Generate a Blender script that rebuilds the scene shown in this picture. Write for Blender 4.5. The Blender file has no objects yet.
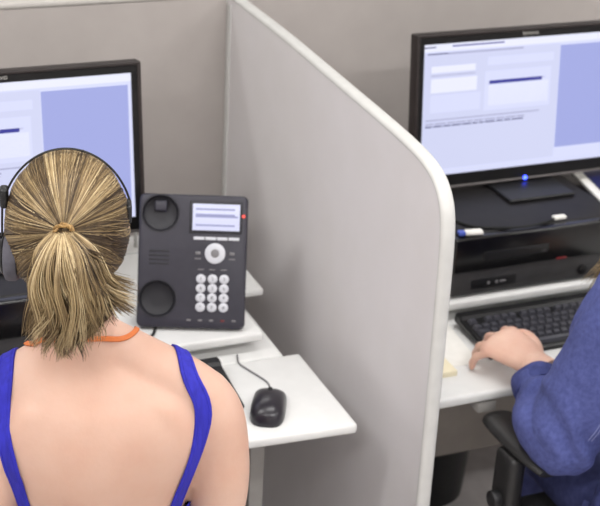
import bpy, bmesh, math, random
from mathutils import Vector, Matrix, noise
from mathutils.bvhtree import BVHTree
random.seed(7)
S = bpy.context.scene
COL = S.collection
V = Vector
R = math.radians

# ------------------------------------------------------------------ materials
def lin(c):
    return tuple(((x/255)/12.92 if x/255 <= .04045 else ((x/255+.055)/1.055)**2.4) for x in c) + (1,)

def mat(name, c, rough=.5, c2=None, scale=40, bump=0, metal=0, spec=.5, sss=0, coat=0, stretch=None, bscale=None, detail=3):
    m = bpy.data.materials.new(name); m.use_nodes = True
    nt = m.node_tree; b = nt.nodes['Principled BSDF']
    b.inputs['Base Color'].default_value = lin(c)
    b.inputs['Roughness'].default_value = rough
    b.inputs['Metallic'].default_value = metal
    b.inputs['Specular IOR Level'].default_value = spec
    if coat: b.inputs['Coat Weight'].default_value = coat; b.inputs['Coat Roughness'].default_value = .12
    if sss:
        b.inputs['Subsurface Weight'].default_value = sss
        b.inputs['Subsurface Radius'].default_value = (.012, .005, .003)
        b.inputs['Subsurface Scale'].default_value = 1.0
    tc = nt.nodes.new('ShaderNodeTexCoord')
    src = tc.outputs['Object']
    if stretch:
        mp = nt.nodes.new('ShaderNodeMapping'); mp.inputs['Scale'].default_value = stretch
        nt.links.new(src, mp.inputs['Vector']); src = mp.outputs['Vector']
    n = nt.nodes.new('ShaderNodeTexNoise'); n.inputs['Scale'].default_value = scale; n.inputs['Detail'].default_value = detail
    nt.links.new(src, n.inputs['Vector'])
    if c2 is None: c2 = tuple(max(0, x-6) for x in c)
    rp = nt.nodes.new('ShaderNodeValToRGB')
    rp.color_ramp.elements[0].position = .3; rp.color_ramp.elements[1].position = .7
    rp.color_ramp.elements[0].color = lin(c2); rp.color_ramp.elements[1].color = lin(c)
    nt.links.new(n.outputs['Fac'], rp.inputs['Fac']); nt.links.new(rp.outputs['Color'], b.inputs['Base Color'])
    if bump:
        n2 = nt.nodes.new('ShaderNodeTexNoise'); n2.inputs['Scale'].default_value = bscale or scale*6
        nt.links.new(src, n2.inputs['Vector'])
        bp = nt.nodes.new('ShaderNodeBump'); bp.inputs['Strength'].default_value = bump; bp.inputs['Distance'].default_value = .002
        nt.links.new(n2.outputs['Fac'], bp.inputs['Height']); nt.links.new(bp.outputs['Normal'], b.inputs['Normal'])
    return m

def emis(name, c, s=1.0):
    m = bpy.data.materials.new(name); m.use_nodes = True
    nt = m.node_tree; b = nt.nodes['Principled BSDF']
    b.inputs['Base Color'].default_value = (.01, .01, .01, 1); b.inputs['Roughness'].default_value = .35
    b.inputs['Emission Color'].default_value = lin(c); b.inputs['Emission Strength'].default_value = s
    return m

M = dict(
    floor=mat('floor_vinyl', (206, 200, 198), .6, (194, 188, 186), 30, .05),
    ceiling=mat('ceiling_paint', (235, 235, 232), .9),
    wall=mat('wall_paint', (222, 221, 220), .8),
    panel=mat('panel_fabric', (166, 159, 155), .95, (162, 155, 151), 14, .1, bscale=500),
    divider=mat('divider_laminate', (216, 212, 213), .55, (212, 208, 208), 9, .03, bscale=400),
    white_edge=mat('white_edge', (197, 196, 193), .6),
    rail=mat('panel_rail', (190, 185, 180), .5),
    laminate=mat('white_laminate', (224, 224, 222), .45, (219, 219, 217), 25),
    grey_metal=mat('grey_metal', (165, 162, 158), .45, (155, 152, 148), 25),
    dark_grey=mat('grey_board', (168, 161, 152), .7, (160, 153, 145), 20),
    black=mat('black_plastic', (22, 22, 24), .42, (18, 18, 20), 60),
    black_gloss=mat('black_gloss', (14, 13, 14), .22, (11, 10, 11), 30),
    trim_grey=mat('trim_grey', (96, 91, 90), .45),
    bezel=mat('bezel_black', (16, 14, 15), .5, (13, 12, 13), 30, spec=.3),
    bezel_edge=mat('bezel_outer_edge', (46, 39, 38), .5, (40, 34, 33), 30, spec=.3),
    charcoal=mat('charcoal_plastic', (45, 43, 54), .5, (40, 38, 49), 50, .05),
    phone_dark=mat('phone_recess', (30, 29, 36), .55, (26, 25, 31), 40),
    key=mat('key_cap', (70, 70, 77), .36, (62, 62, 69), 60),
    pale_key=mat('pale_key', (205, 206, 212), .4, (196, 197, 204), 60),
    chassis=mat('pc_chassis', (34, 32, 33), .5, (28, 27, 28), 40, spec=.3),
    pc_grey=mat('pc_grey_bezel', (58, 57, 58), .5, (52, 51, 52), 40),
    rubber=mat('rubber', (24, 24, 24), .8),
    chair_fabric=mat('chair_fabric', (34, 34, 36), .9, (26, 26, 28), 120, .3),
    chair_plastic=mat('chair_plastic', (30, 29, 29), .45, (24, 23, 23), 40),
    skin=mat('skin', (208, 173, 155), .5, (199, 158, 138), 11, .12, spec=.4, sss=.12, bscale=130, detail=5),
    skin2=mat('skin_hand', (226, 188, 168), .5, (216, 170, 150), 22, .12, spec=.4, sss=.12, bscale=160, detail=5),
    blue=mat('royal_blue_fabric', (42, 40, 178), .75, (30, 27, 150), 160, .3, stretch=(1, 1, .1)),
    denim=mat('denim', (82, 90, 148), .92, (65, 72, 127), 110, .8, bscale=600, detail=14),
    denim_dark=mat('denim_dark', (72, 80, 138), .92, (46, 52, 104), 60, .8, bscale=500, detail=12),
    stitch=mat('stitch', (128, 134, 180), .8),
    jeans=mat('jeans', (64, 70, 118), .9, (46, 52, 96), 60, .5),
    trousers=mat('dark_trousers', (40, 40, 48), .9),
    shoe=mat('shoe', (30, 28, 28), .6),
    orange=mat('orange_cord', (204, 112, 56), .7),
    gold=mat('hair_tie_gold', (176, 140, 84), .6, (110, 80, 44), 260),
    cushion=mat('grey_foam', (92, 90, 98), .9, (82, 80, 88), 120, .3),
    cable=mat('grey_cable', (120, 118, 120), .5),
    paper=mat('paper', (238, 236, 230), .8),
    cream=mat('cream_paper', (236, 226, 196), .8),
    blue_plastic=mat('blue_plastic', (80, 100, 190), .4),
    eye=mat('eye_white', (235, 232, 228), .3), iris=mat('iris', (70, 60, 50), .3), lip=mat('lip', (190, 110, 105), .5),
    h0=mat('hair_deep', (68, 53, 39), .45, (54, 42, 31), 60, spec=.35),
    h1=mat('hair_brown', (98, 80, 57), .45, (83, 67, 47), 60, spec=.35),
    h2=mat('hair_dark_blond', (134, 112, 79), .42, (118, 98, 68), 60, spec=.4),
    h3=mat('hair_blond', (172, 149, 110), .42, (156, 134, 98), 60, spec=.4),
    h4=mat('hair_pale_blond', (206, 186, 148), .42, (190, 169, 131), 60, spec=.4),
    e_bg=emis('screen_pale', (218, 222, 252)), e_win=emis('screen_window', (210, 214, 244)),
    e_blue=emis('screen_blue', (160, 168, 226)), e_white=emis('screen_white', (236, 238, 255)),
    e_bar=emis('screen_bar', (44, 48, 150)), e_line=emis('screen_line', (172, 174, 208)), e_text=emis('screen_text', (104, 106, 150)),
    e_led=emis('led_blue', (50, 70, 255), 9.0), e_red=emis('led_red', (255, 90, 80), 1.6), e_redd=emis('led_red_dim', (150, 20, 30), .5),
    lcd=emis('lcd_pale', (222, 224, 252)), lcdt=emis('lcd_text', (150, 152, 196)),
    lamp=emis('lamp_diffuser', (255, 252, 246), 4.0),
)

# ------------------------------------------------------------------ mesh helpers
def tag(o, label=None, cat=None, group=None, kind=None):
    if label: o['label'] = label
    if cat: o['category'] = cat
    if group: o['group'] = group
    if kind: o['kind'] = kind
    return o

def thing(name, label, cat, loc=(0, 0, 0), rz=0, group=None):
    o = bpy.data.objects.new(name, None); COL.objects.link(o)
    o.empty_display_size = .05
    o.location = loc; o.rotation_euler = (0, 0, rz)
    return tag(o, label, cat, group)

def obj(name, bm, m, parent=None, smooth=None, loc=None, label=None):
    me = bpy.data.meshes.new(name)
    if isinstance(bm, bmesh.types.BMesh):
        bmesh.ops.recalc_face_normals(bm, faces=bm.faces)
        bm.to_mesh(me); bm.free()
    else: me = bm
    for mm in (m if isinstance(m, (list, tuple)) else [m]): me.materials.append(mm)
    if smooth == 'all':
        me.polygons.foreach_set('use_smooth', [True]*len(me.polygons))
    elif smooth is not False:
        me.polygons.foreach_set('use_smooth', [True]*len(me.polygons))
        me.set_sharp_from_angle(angle=R(smooth or 38))
    o = bpy.data.objects.new(name, me); COL.objects.link(o)
    if parent: o.parent = parent
    if loc: o.location = loc
    if label: o['label'] = label
    return o

def box(bm, lo, hi, bev=.003, seg=2, mi=0, mtx=None):
    t = bmesh.new()
    bmesh.ops.create_cube(t, size=1)
    for v in t.verts:
        v.co = V(((lo[i]+hi[i])/2 + v.co[i]*(hi[i]-lo[i])) for i in range(3))
    if bev:
        bev = min(bev, min(hi[i]-lo[i] for i in range(3))*.48)
        bmesh.ops.bevel(t, geom=list(t.edges), offset=bev, segments=seg, profile=.5, affect='EDGES', clamp_overlap=True)
    merge(bm, t, mi, mtx); return bm

def merge(bm, t, mi=0, mtx=None):
    mp = {}
    for v in t.verts: mp[v] = bm.verts.new(mtx @ v.co if mtx else v.co)
    for f in t.faces:
        try:
            g = bm.faces.new([mp[v] for v in f.verts]); g.material_index = mi
        except ValueError: pass
    t.free()

def cyl(bm, a, b, r, r2=None, n=24, bev=0, mi=0):
    a, b = V(a), V(b); d = (b-a).normalized(); L = (b-a).length
    r2 = r if r2 is None else r2
    prof = [(0, r), (L, r2)] if not bev else [(0, r-bev), (bev*.3, r-bev*.3), (bev, r), (L-bev, r2), (L-bev*.3, r2-bev*.3), (L, r2-bev)]
    x = d.orthogonal().normalized(); y = d.cross(x)
    rings = [[bm.verts.new(a + d*h + (x*math.cos(2*math.pi*k/n)+y*math.sin(2*math.pi*k/n))*q) for k in range(n)] for h, q in prof]
    skin_rings(bm, rings, mi)
    return bm

def skin_rings(bm, rings, mi=0, caps=True):
    n = len(rings[0])
    for p, q in zip(rings, rings[1:]):
        for k in range(n):
            f = bm.faces.new((p[k], p[(k+1) % n], q[(k+1) % n], q[k])); f.material_index = mi
    if caps:
        for rr in (rings[0][::-1], rings[-1]):
            f = bm.faces.new(rr); f.material_index = mi

def smooth_path(pts, n):
    "Catmull-Rom through tuples of any length"
    P = [pts[0]] + list(pts) + [pts[-1]]
    out = []
    segs = len(pts)-1
    for i in range(n+1):
        t = i/n*segs; k = min(int(t), segs-1); u = t-k
        a, b, c, d = P[k], P[k+1], P[k+2], P[k+3]
        out.append(tuple(.5*((2*b[j]) + (c[j]-a[j])*u + (2*a[j]-5*b[j]+4*c[j]-d[j])*u*u + (3*b[j]-a[j]-3*c[j]+d[j])*u**3) for j in range(len(b))))
    return out

def tube(bm, pts, r, n=8, sub=None, mi=0, squash=1.0, side=None):
    "pts: (x,y,z) or (x,y,z,r); parallel frame"
    pts = [tuple(p) + ((r,) if len(p) == 3 else ()) for p in pts]
    if sub: pts = smooth_path(pts, sub)
    P = [V(p[:3]) for p in pts]
    x = V(side) if side else None
    rings = []
    for i, p in enumerate(P):
        d = (P[min(i+1, len(P)-1)] - P[max(i-1, 0)]).normalized()
        if x is None: x = d.orthogonal()
        x = (x - d*x.dot(d)).normalized(); y = d.cross(x)
        q = max(pts[i][3], 1e-4)
        rings.append([bm.verts.new(p + x*math.cos(2*math.pi*k/n)*q + y*math.sin(2*math.pi*k/n)*q*squash) for k in range(n)])
    skin_rings(bm, rings, mi)
    return bm

def loft(bm, rings, n=28, sub=None):
    "rings (cx,cy,cz,rx,ry): horizontal ellipses stacked in z, slight superellipse"
    if sub: rings = smooth_path(rings, sub)
    rr = []
    for cx, cy, cz, rx, ry in rings:
        q = []
        for k in range(n):
            a = 2*math.pi*k/n; c, s = math.cos(a), math.sin(a)
            e = .86
            q.append(bm.verts.new((cx + rx*math.copysign(abs(c)**e, c), cy + ry*math.copysign(abs(s)**e, s), cz)))
        rr.append(q)
    skin_rings(bm, rr)

def ellipsoid(bm, c, r, u=24, v=16, mtx=None, mi=0):
    t = bmesh.new(); bmesh.ops.create_uvsphere(t, u_segments=u, v_segments=v, radius=1)
    m = Matrix.Translation(c) @ (mtx.to_4x4() if mtx else Matrix()) @ Matrix.Diagonal((r[0], r[1], r[2], 1))
    merge(bm, t, mi, m)

def remesh(bm, voxel, smooth=4, fac=.5):
    me = bpy.data.meshes.new('tmp'); bmesh.ops.recalc_face_normals(bm, faces=bm.faces); bm.to_mesh(me); bm.free()
    o = bpy.data.objects.new('tmp', me); COL.objects.link(o)
    md = o.modifiers.new('r', 'REMESH'); md.mode = 'VOXEL'; md.voxel_size = voxel
    if smooth:
        sm = o.modifiers.new('s', 'SMOOTH'); sm.iterations = smooth; sm.factor = fac
    dg = bpy.context.evaluated_depsgraph_get(); dg.update()
    out = bpy.data.meshes.new_from_object(o.evaluated_get(dg))
    bpy.data.objects.remove(o); bpy.data.meshes.remove(me)
    return out

def bvh_of(me):
    return BVHTree.FromPolygons([v.co.copy() for v in me.vertices], [tuple(p.vertices) for p in me.polygons])

def ribbon(bm, P, N, w, th=.0025):
    "thin band with thickness along points P with normals N"
    rings = []
    for i, p in enumerate(P):
        d = (P[min(i+1, len(P)-1)] - P[max(i-1, 0)]).normalized()
        n = N[i]; s = d.cross(n).normalized(); n = s.cross(d).normalized()
        ww = w[i] if isinstance(w, (list, tuple)) else w
        rings.append([bm.verts.new(p + s*a*ww/2 + n*b) for a, b in ((-1, 0), (-.96, th*.8), (-.8, th*1.0), (-.5, th), (.5, th), (.8, th*1.0), (.96, th*.8), (1, 0), (.6, -th*.6), (-.6, -th*.6))])
    skin_rings(bm, rings)

def copy_tree(o, parent=None):
    c = o.copy(); COL.objects.link(c)
    if parent: c.parent = parent
    for ch in list(o.children): copy_tree(ch, c)
    return c

def text_mesh(s, size, depth, mtx):
    cu = bpy.data.curves.new('t', 'FONT'); cu.body = s; cu.size = size; cu.extrude = depth; cu.align_x = 'CENTER'; cu.align_y = 'CENTER'
    o = bpy.data.objects.new('t', cu); COL.objects.link(o)
    dg = bpy.context.evaluated_depsgraph_get(); dg.update()
    me = bpy.data.meshes.new_from_object(o.evaluated_get(dg)); me.transform(mtx)
    bpy.data.objects.remove(o); bpy.data.curves.remove(cu)
    return me

def B(): return bmesh.new()

# ------------------------------------------------------------------ room
def struct(name, lo, hi, m):
    bm = B(); box(bm, lo, hi, 0); return tag(obj(name, bm, m, smooth=False), kind='structure')
RX0, RX1, RY0, RY1, RH = -3.2, 3.4, -4.2, 2.6, 2.75
struct('floor', (RX0, RY0, -.1), (RX1, RY1, 0), M['floor'])
struct('ceiling', (RX0, RY0, RH), (RX1, RY1, RH+.1), M['ceiling'])
struct('wall_left', (RX0-.1, RY0, 0), (RX0, RY1, RH), M['wall'])
struct('wall_right', (RX1, RY0, 0), (RX1+.1, RY1, RH), M['wall'])
struct('wall_back', (RX0-.1, RY1, 0), (RX1+.1, RY1+.1, RH), M['wall'])
struct('wall_front', (RX0-.1, RY0-.1, 0), (RX1+.1, RY0, RH), M['wall'])
LAMP_POWER = 17
for lx in (-1.7, .1, 1.9):
    for ly in (-2.9, -1.25, .9):
        t = thing('ceiling_light', 'long fluorescent ceiling light in a white frame overhead', 'ceiling light', (lx, ly, RH-.06), 0, 'fluorescent ceiling lights')
        bm = B()
        for s in (-1, 1):
            box(bm, (-.62, s*.15-.012, 0), (.62, s*.15+.012, .06), .003)
            box(bm, (s*.61-.012, -.15, 0), (s*.61+.012, .15, .06), .003)
        obj('light_frame', bm, M['white_edge'], t)
        bm = B(); box(bm, (-.595, -.135, .015), (.595, .135, .03), 0); obj('diffuser', bm, M['lamp'], t)
        ld = bpy.data.lights.new('tube_light', 'AREA'); ld.shape = 'RECTANGLE'; ld.size = 1.18; ld.size_y = .26
        ld.energy = LAMP_POWER*(1.6 if ly < -2 else .9 if ly < 0 else .4)*(1.3 if lx < -1 else .95 if lx < 1 else .85); ld.color = (1, .99, .985)
        lo = bpy.data.objects.new('tube_light', ld); COL.objects.link(lo); lo.parent = t; lo.location = (0, 0, .008)

# ------------------------------------------------------------------ cubicle panels
def back_panel(x0, x1, label):
    t = thing('back_partition', label, 'partition', ((x0+x1)/2, .025, 0), 0, 'cubicle back panels'); t['kind'] = 'thing'
    w = (x1-x0)/2
    bm = B(); box(bm, (-w, -.025, .03), (w, .025, 1.251), .004); obj('panel_core', bm, M['panel'], t)
    bm = B(); box(bm, (-w, -.028, 1.251), (w, .028, 1.265), .005, 3); obj('top_rail', bm, M['rail'], t)
    bm = B(); box(bm, (-w, -.027, 0), (w, .027, .03), .004); obj('kick_rail', bm, M['grey_metal'], t)
back_panel(-1.75, -.001, 'grey fabric back panel behind the woman in the blue tank top')
back_panel(.029, 1.75, 'grey fabric back panel behind the right-hand monitor')

def rounded_profile():
    "side outline of the divider: level top, drooping slightly into a rounded front corner"
    pts = [(0, 0), (0, 1.250), (-.3, 1.247), (-.5, 1.240), (-.65, 1.234), (-.8, 1.228), (-.90, 1.222), (-.965, 1.214), (-1.007, 1.200), (-1.034, 1.178), (-1.050, 1.148), (-1.058, 1.10), (-1.062, 1.0), (-1.068, .6), (-1.068, 0)]
    return pts[:1] + smooth_path(pts[1:], 70)
t = thing('cubicle_divider', 'pale grey divider with rounded corner and white edge between the two desks', 'divider', (.014, -.53, 0))
bm = B()
pr = rounded_profile()
rings = [[bm.verts.new((x, y+.53, z)) for y, z in pr] for x in (-.0135, .0135)]
skin_rings(bm, rings); obj('divider_panel', bm, M['divider'], t, smooth=20)
bm = B()
pr = rounded_profile()[1:]
rings = []
for i, (y, z) in enumerate(pr):
    a, b = V(pr[max(i-1, 0)]), V(pr[min(i+1, len(pr)-1)])
    d = (b-a).normalized(); nrm = V((d.y, -d.x))
    cs = [(-.0137, -.002), (-.0143, 0), (-.0138, .0028), (-.0115, .0056), (-.007, .0072), (0, .0078), (.007, .0072), (.0115, .0056), (.0138, .0028), (.0143, 0), (.0137, -.002)]
    rings.append([bm.verts.new((x, y+.53 + nrm.x*h, z + nrm.y*h)) for x, h in cs])
skin_rings(bm, rings); obj('edge_band', bm, M['white_edge'], t, smooth=50, label='white rounded edge band')
bm = B(); box(bm, (-.0170, .508, .03), (-.0130, .529, 1.236), .0015); obj('corner_strip', bm, M['white_edge'], t)

# ------------------------------------------------------------------ desks
DZ = .697
def desk(x0, x1, tx0, tx1, label, legs, ty0, ty1):
    cx = (x0+x1)/2
    t = thing('desk', label, 'desk', (cx, -.35, 0), 0, 'white cubicle desks')
    def L(x, y, z): return (x-cx, y+.35, z)
    bm = B(); box(bm, L(x0, -.675, DZ-.03), L(x1, -.03, DZ-.0005), .006, 3); obj('desktop', bm, M['laminate'], t)
    bm = B(); box(bm, L(tx0, -.962, DZ-.023), L(tx1, -.676, DZ), .008, 4)
    for v in bm.verts:
        if v.co.y < -.45: v.co.y += (ty1 - (-.962)) + (ty0-ty1)*(tx1-(v.co.x+cx))/(tx1-tx0)
        if v.co.x+cx > tx1-.1 and v.co.y > -.35-.1: pass
    obj('keyboard_tray', bm, M['laminate'], t)
    bm = B(); box(bm, L(x0+.02, -.56, .285), L(x1-.02, -.542, DZ-.031), .002); obj('modesty_panel', bm, M['dark_grey'], t)
    for lx in legs:
        bm = B(); box(bm, L(lx-.016, -.72, .03), L(lx+.016, -.66, DZ-.031), .003)
        box(bm, L(lx-.022, -.74, 0), L(lx+.022, -.2, .03), .006); obj('leg', bm, M['grey_metal'], t)
    for lx in (x0+.12, x1-.2):
        bm = B(); box(bm, L(lx-.02, -.93, DZ-.05), L(lx+.02, -.45, DZ-.029), .002); obj('tray_bracket', bm, M['grey_metal'], t)
    return t
desk(-1.45, -.112, -1.35, -.078, 'white desk with keyboard tray and mouse, left of the divider', (-.178, -1.3), -.885, -.962)
desk(.10, 1.5, .065, 1.45, 'white desk with keyboard tray right of the divider', (1.35,), -.935, -.935)

def riser(x0, x1, label):
    cx = (x0+x1)/2; w = (x1-x0)/2
    t = thing('desk_riser', label, 'desk shelf', (cx, -.4, DZ), 0, 'low white shelves on the desks')
    bm = B(); box(bm, (-w, -.253, .026), (w, .2, .046), .005, 3); obj('board', bm, M['laminate'], t)
    for s in (-1, 1):
        bm = B(); box(bm, (s*(w-.05)-.01, -.17, 0), (s*(w-.05)+.01, .18, .0265), .001); obj('foot', bm, M['laminate'], t)
    return t
RZ = DZ+.046
riser(-1.1, -.149, 'low white shelf under the desk phone on the left desk')
riser(.19, 1.2, 'low white shelf under the black computer on the right desk')
# loose white board lying on the riser behind the phone
t = thing('loose_board', 'small white board behind the desk phone, overhanging the low shelf', 'board', (-.24, -.36, RZ))
bm = B(); box(bm, (-.13, -.142, 0), (.150, .14, .017), .005, 3); obj('board', bm, M['laminate'], t)
bm = B(); box(bm, (-.13, .1, .017), (.150, .108, .022), .001); obj('back_lip', bm, M['laminate'], t)

# ------------------------------------------------------------------ monitor
def screen_mesh():
    bm = B()
    L = [0]
    def q(u0, v0, u1, v1, mi, lay=None):
        L[0] += 1
        d = -.0001*(lay if lay is not None else L[0])
        vs = [bm.verts.new((u-.2635, d, v)) for u, v in ((u0, v0*.9866), (u1, v0*.9866), (u1, v1*.9866), (u0, v1*.9866))]
        f = bm.faces.new(vs); f.material_index = mi
    box(bm, (-.2635, 0, 0), (.2635, .003, .295), 0, mi=0)
    q(0, 0, .527, .299, 0, .5)
    q(0, .283, .527, .299, 3, 1); q(.0, .291, .03, .294, 6, 2); q(.07, .2915, .20, .2945, 4, 2)
    q(0, .014, .345, .28, 1, 1)
    q(.01, .276, .06, .279, 6, 2); q(.06, .275, .25, .279, 5, 2)
    q(.347, .036, .520, .276, 2, 1)
    for u0, v0, u1, v1, mi in ((.02, .235, .13, .25, 3), (.02, .19, .135, .222, 3), (.02, .145, .145, .185, 0), (.155, .14, .325, .23, 0), (.165, .15, .32, .198, 3), (.02, .228, .13, .230, 5),
                               (.16, .243, .33, .262, 0), (.01, .127, .30, .130, 5), (.23, .205, .31, .2075, 5)):
        q(u0, v0, u1, v1, mi, 2)
    q(.166, .2, .302, .208, 4, 3)
    random.seed(3)
    for v0, m in ((.112, 6), (.118, 5)):
        u = .01
        while u < .255:
            w = random.uniform(.012, .03); q(u, v0, min(u+w, .262), v0+.0036, m, 3); u += w+.003
    return bm
def make_monitor(label):
    # base at y=0 under the neck; front of the panel at y=-.055
    t = thing('monitor', label, 'monitor', (0, 0, 0), 0, 'wide flat monitors')
    F = -.055; z0 = .016
    TM = Matrix.Translation((0, F, z0)) @ Matrix.Rotation(R(-6.5), 4, 'X') @ Matrix.Translation((0, -F, -z0))
    def tilt(bm): bmesh.ops.transform(bm, matrix=TM, verts=bm.verts); return bm
    bm = B()
    W2, H0, H1 = .283, z0, z0+.347
    sx, s0, s1 = .2635, H0+.029, H0+.325
    for lo, hi in (((-W2+.006, F, H0), (W2-.006, F+.022, s0)), ((-W2+.006, F, s1), (W2-.006, F+.022, H1-.006)), ((-W2+.006, F, s0), (-sx, F+.022, s1)), ((sx, F, s0), (W2-.006, F+.022, s1))):
        box(bm, lo, hi, .0008, 1)
    obj('bezel', tilt(bm), M['bezel'], t)
    bm = B()
    box(bm, (-W2, F-.003, H1-.007), (W2, F+.03, H1), .0028, 3)
    for s in (-1, 1): box(bm, (min(s*W2, s*(W2-.008)), F-.003, H0), (max(s*W2, s*(W2-.008)), F+.03, H1-.001), .0028, 3)
    obj('bezel_rim', tilt(bm), M['bezel_edge'], t)
    bm = B(); box(bm, (-W2, F-.003, H0-.003), (W2, F+.03, H0+.003), .0025, 3); obj('lower_trim', tilt(bm), M['trim_grey'], t, label='grey lower trim')
    bm = B(); box(bm, (-W2+.01, F+.022, H0+.01), (W2-.01, F+.045, H1-.01), .008, 3); box(bm, (-.16, F+.04, H0+.06), (.16, F+.07, H1-.08), .012, 3)
    obj('back_shell', tilt(bm), M['black'], t)
    bm = screen_mesh(); bmesh.ops.translate(bm, verts=bm.verts, vec=(0, F+.004, s0))
    obj('screen', tilt(bm), [M[k] for k in ('e_bg', 'e_win', 'e_blue', 'e_white', 'e_bar', 'e_line', 'e_text')], t, smooth=False)
    bm = B(); box(bm, (-.055, -.004, .004), (.055, .026, .12), .008, 3); box(bm, (-.05, .0, .10), (.05, .05, .18), .008, 3); obj('stand_neck', bm, M['black'], t)
    bm = B(); box(bm, (-.085, -.15, 0), (.085, .09, .010), .006, 3); obj('stand_base', bm, M['black'], t)
    me = text_mesh('lenovo', .014, .0004, TM @ Matrix.Translation((0, F-.0006, H1-.0115)) @ Matrix.Rotation(R(90), 4, 'X') @ Matrix.Diagonal((1.1, 1, 1, 1)))
    obj('brand_badge', me, M['grey_metal'], t, smooth=False, label='silver lettering')
    bm = B(); ellipsoid(bm, (.006, F-.003, H0+.002), (.005, .003, .005), 14, 10); obj('power_light', tilt(bm), M['e_led'], t, label='glowing blue power light')
    return t
PCH = .144
def place(o, x, y, z, rz=0): o.location = (x, y, z); o.rotation_euler = (0, 0, rz); return o
mon = make_monitor('black wide monitor on the right desk, blue power light glowing')
place(mon, .575, -.360, RZ+PCH)
m2 = copy_tree(mon); place(m2, -.615, -.390, RZ+PCH)
m2['label'] = 'black wide monitor in front of the woman in the blue tank top'

# ------------------------------------------------------------------ desktop computer lying flat
def make_pc(label):
    t = thing('desktop_computer', label, 'computer', (0, 0, 0), 0, 'black desktop computers lying flat')
    H = PCH
    bm = B(); box(bm, (-.21, -.2, .006), (.21, .2, H), .006, 3); obj('chassis', bm, M['chassis'], t)
    bm = B(); box(bm, (-.211, -.222, .062), (.211, -.198, H-.001), .006, 3)
    bz = obj('front_bezel', bm, M['black_gloss'], t)
    bm = B(); box(bm, (-.208, -.217, .006), (.208, -.198, .064), .005, 3); obj('lower_bezel', bm, M['pc_grey'], t)
    bm = B(); box(bm, (-.14, -.2245, .088), (.02, -.218, .108), .001); d = obj('disc_drive', bm, M['black'], t)
    bm = B(); box(bm, (.0, -.2262, .091), (.012, -.224, .095), .0006); obj('eject_button', bm, M['pc_grey'], d)
    bm = B(); box(bm, (-.16, -.2185, .02), (-.05, -.2165, .042), .001); p = obj('port_panel', bm, M['black'], t)
    for k in range(2):
        bm = B(); cyl(bm, (-.118+k*.02, -.2195, .031), (-.118+k*.02, -.2175, .031), .0038, n=14); obj('audio_jack', bm, M['cable'], p)
    bm = B(); box(bm, (-.09, -.22, .0285), (-.076, -.2175, .0335), .0005); obj('usb_port', bm, M['cable'], p)
    bm = B(); cyl(bm, (.12, -.2215, .03), (.12, -.2165, .03), .012, n=24, bev=.001); obj('power_button', bm, M['black'], t)
    bm = B(); box(bm, (.045, -.2235, .066), (.07, -.2215, .070), .0006); obj('drive_light', bm, M['e_redd'], t)
    for x in (-.18, .18):
        for y in (-.17, .17):
            bm = B(); cyl(bm, (x, y, 0), (x, y, .0065), .012, n=16); obj('rubber_foot', bm, M['rubber'], t)
    return t
pc = make_pc('black desktop computer lying flat under the right-hand monitor'); place(pc, .49, -.425, RZ)
p2 = copy_tree(pc); place(p2, -.77, -.425, RZ); p2['label'] = 'black desktop computer under the left monitor, behind the woman in blue'

# ------------------------------------------------------------------ keyboard
def key_mesh(w, d=.0155, h=.0085):
    bm = B(); hw, hd = w/2, d/2
    lv = [(hw, hd, 0), (hw, hd, .001), (hw-.0022, hd-.0022, h-.001), (hw-.003, hd-.003, h)]
    rings = []
    for x, y, z in lv:
        c = .0012; rings.append([bm.verts.new((a, b, z)) for a, b in ((-x+c, -y), (x-c, -y), (x, -y+c), (x, y-c), (x-c, y), (-x+c, y), (-x, y-c), (-x, -y+c))])
    skin_rings(bm, rings); me = bpy.data.meshes.new('key'); bmesh.ops.recalc_face_normals(bm, faces=bm.faces); bm.to_mesh(me); bm.free()
    me.materials.append(M['key']); return me
def make_keyboard(label):
    t = thing('keyboard', label, 'keyboard', (0, 0, 0), 0, 'black keyboards')
    # local origin: middle of case; width .455, depth .155; back raised
    bm = B()
    prof = [(-.078, .0), (-.078, .009), (-.074, .012), (.05, .018), (.056, .024), (.072, .025), (.078, .02), (.078, 0)]
    rings = [[bm.verts.new((x, y, z)) for y, z in prof] for x in (-.2275, .2275)]
    skin_rings(bm, rings); bmesh.ops.recalc_face_normals(bm, faces=bm.faces)
    bmesh.ops.bevel(bm, geom=[e for e in bm.edges if abs(e.verts[0].co.x-e.verts[1].co.x) < 1e-5], offset=.003, segments=2, affect='EDGES')
    obj('case', bm, M['black'], t)
    cache = {}
    U = .019; x0 = -.2165
    def K(cx, row, w):
        k = round(w, 2)
        if k not in cache: cache[k] = key_mesh(k*U-.0012)
        y = -.062 + row*U + (.004 if row == 5 else 0)
        o = bpy.data.objects.new('key', cache[k]); COL.objects.link(o); o.parent = t
        o.location = (cx, y, .0125 + (y+.074)*.048); o.rotation_euler = (R(2.7), 0, 0)
    def rowk(row, ws, xs=0.0):
        u = xs
        for w in ws:
            if w > 0: K(x0 + (u+w/2)*U, row, w)
            u += abs(w)
    rowk(5, [1, -1, 1, 1, 1, 1, -.5, 1, 1, 1, 1, -.5, 1, 1, 1, 1])
    rowk(4, [1]*13 + [2]); rowk(3, [1.5] + [1]*12 + [1.5]); rowk(2, [1.75] + [1]*11 + [2.25]); rowk(1, [2.25] + [1]*10 + [2.75])
    rowk(0, [1.25]*3 + [6.25] + [1.25]*4)
    for r, ws in ((4, [1, 1, 1]), (3, [1, 1, 1]), (1, [-1, 1]), (0, [1, 1, 1])): rowk(r, ws, 15.3)
    for r, ws in ((4, [1]*4), (3, [1]*4), (2, [1]*4), (1, [1]*3), (0, [2, 1])): rowk(r, ws, 18.6)
    for s in (-1, 1):
        bm = B(); box(bm, (s*.19-.012, .058, -.0092), (s*.19+.012, .066, .004), .001); obj('flip_foot', bm, M['black'], t)
    return t
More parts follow.
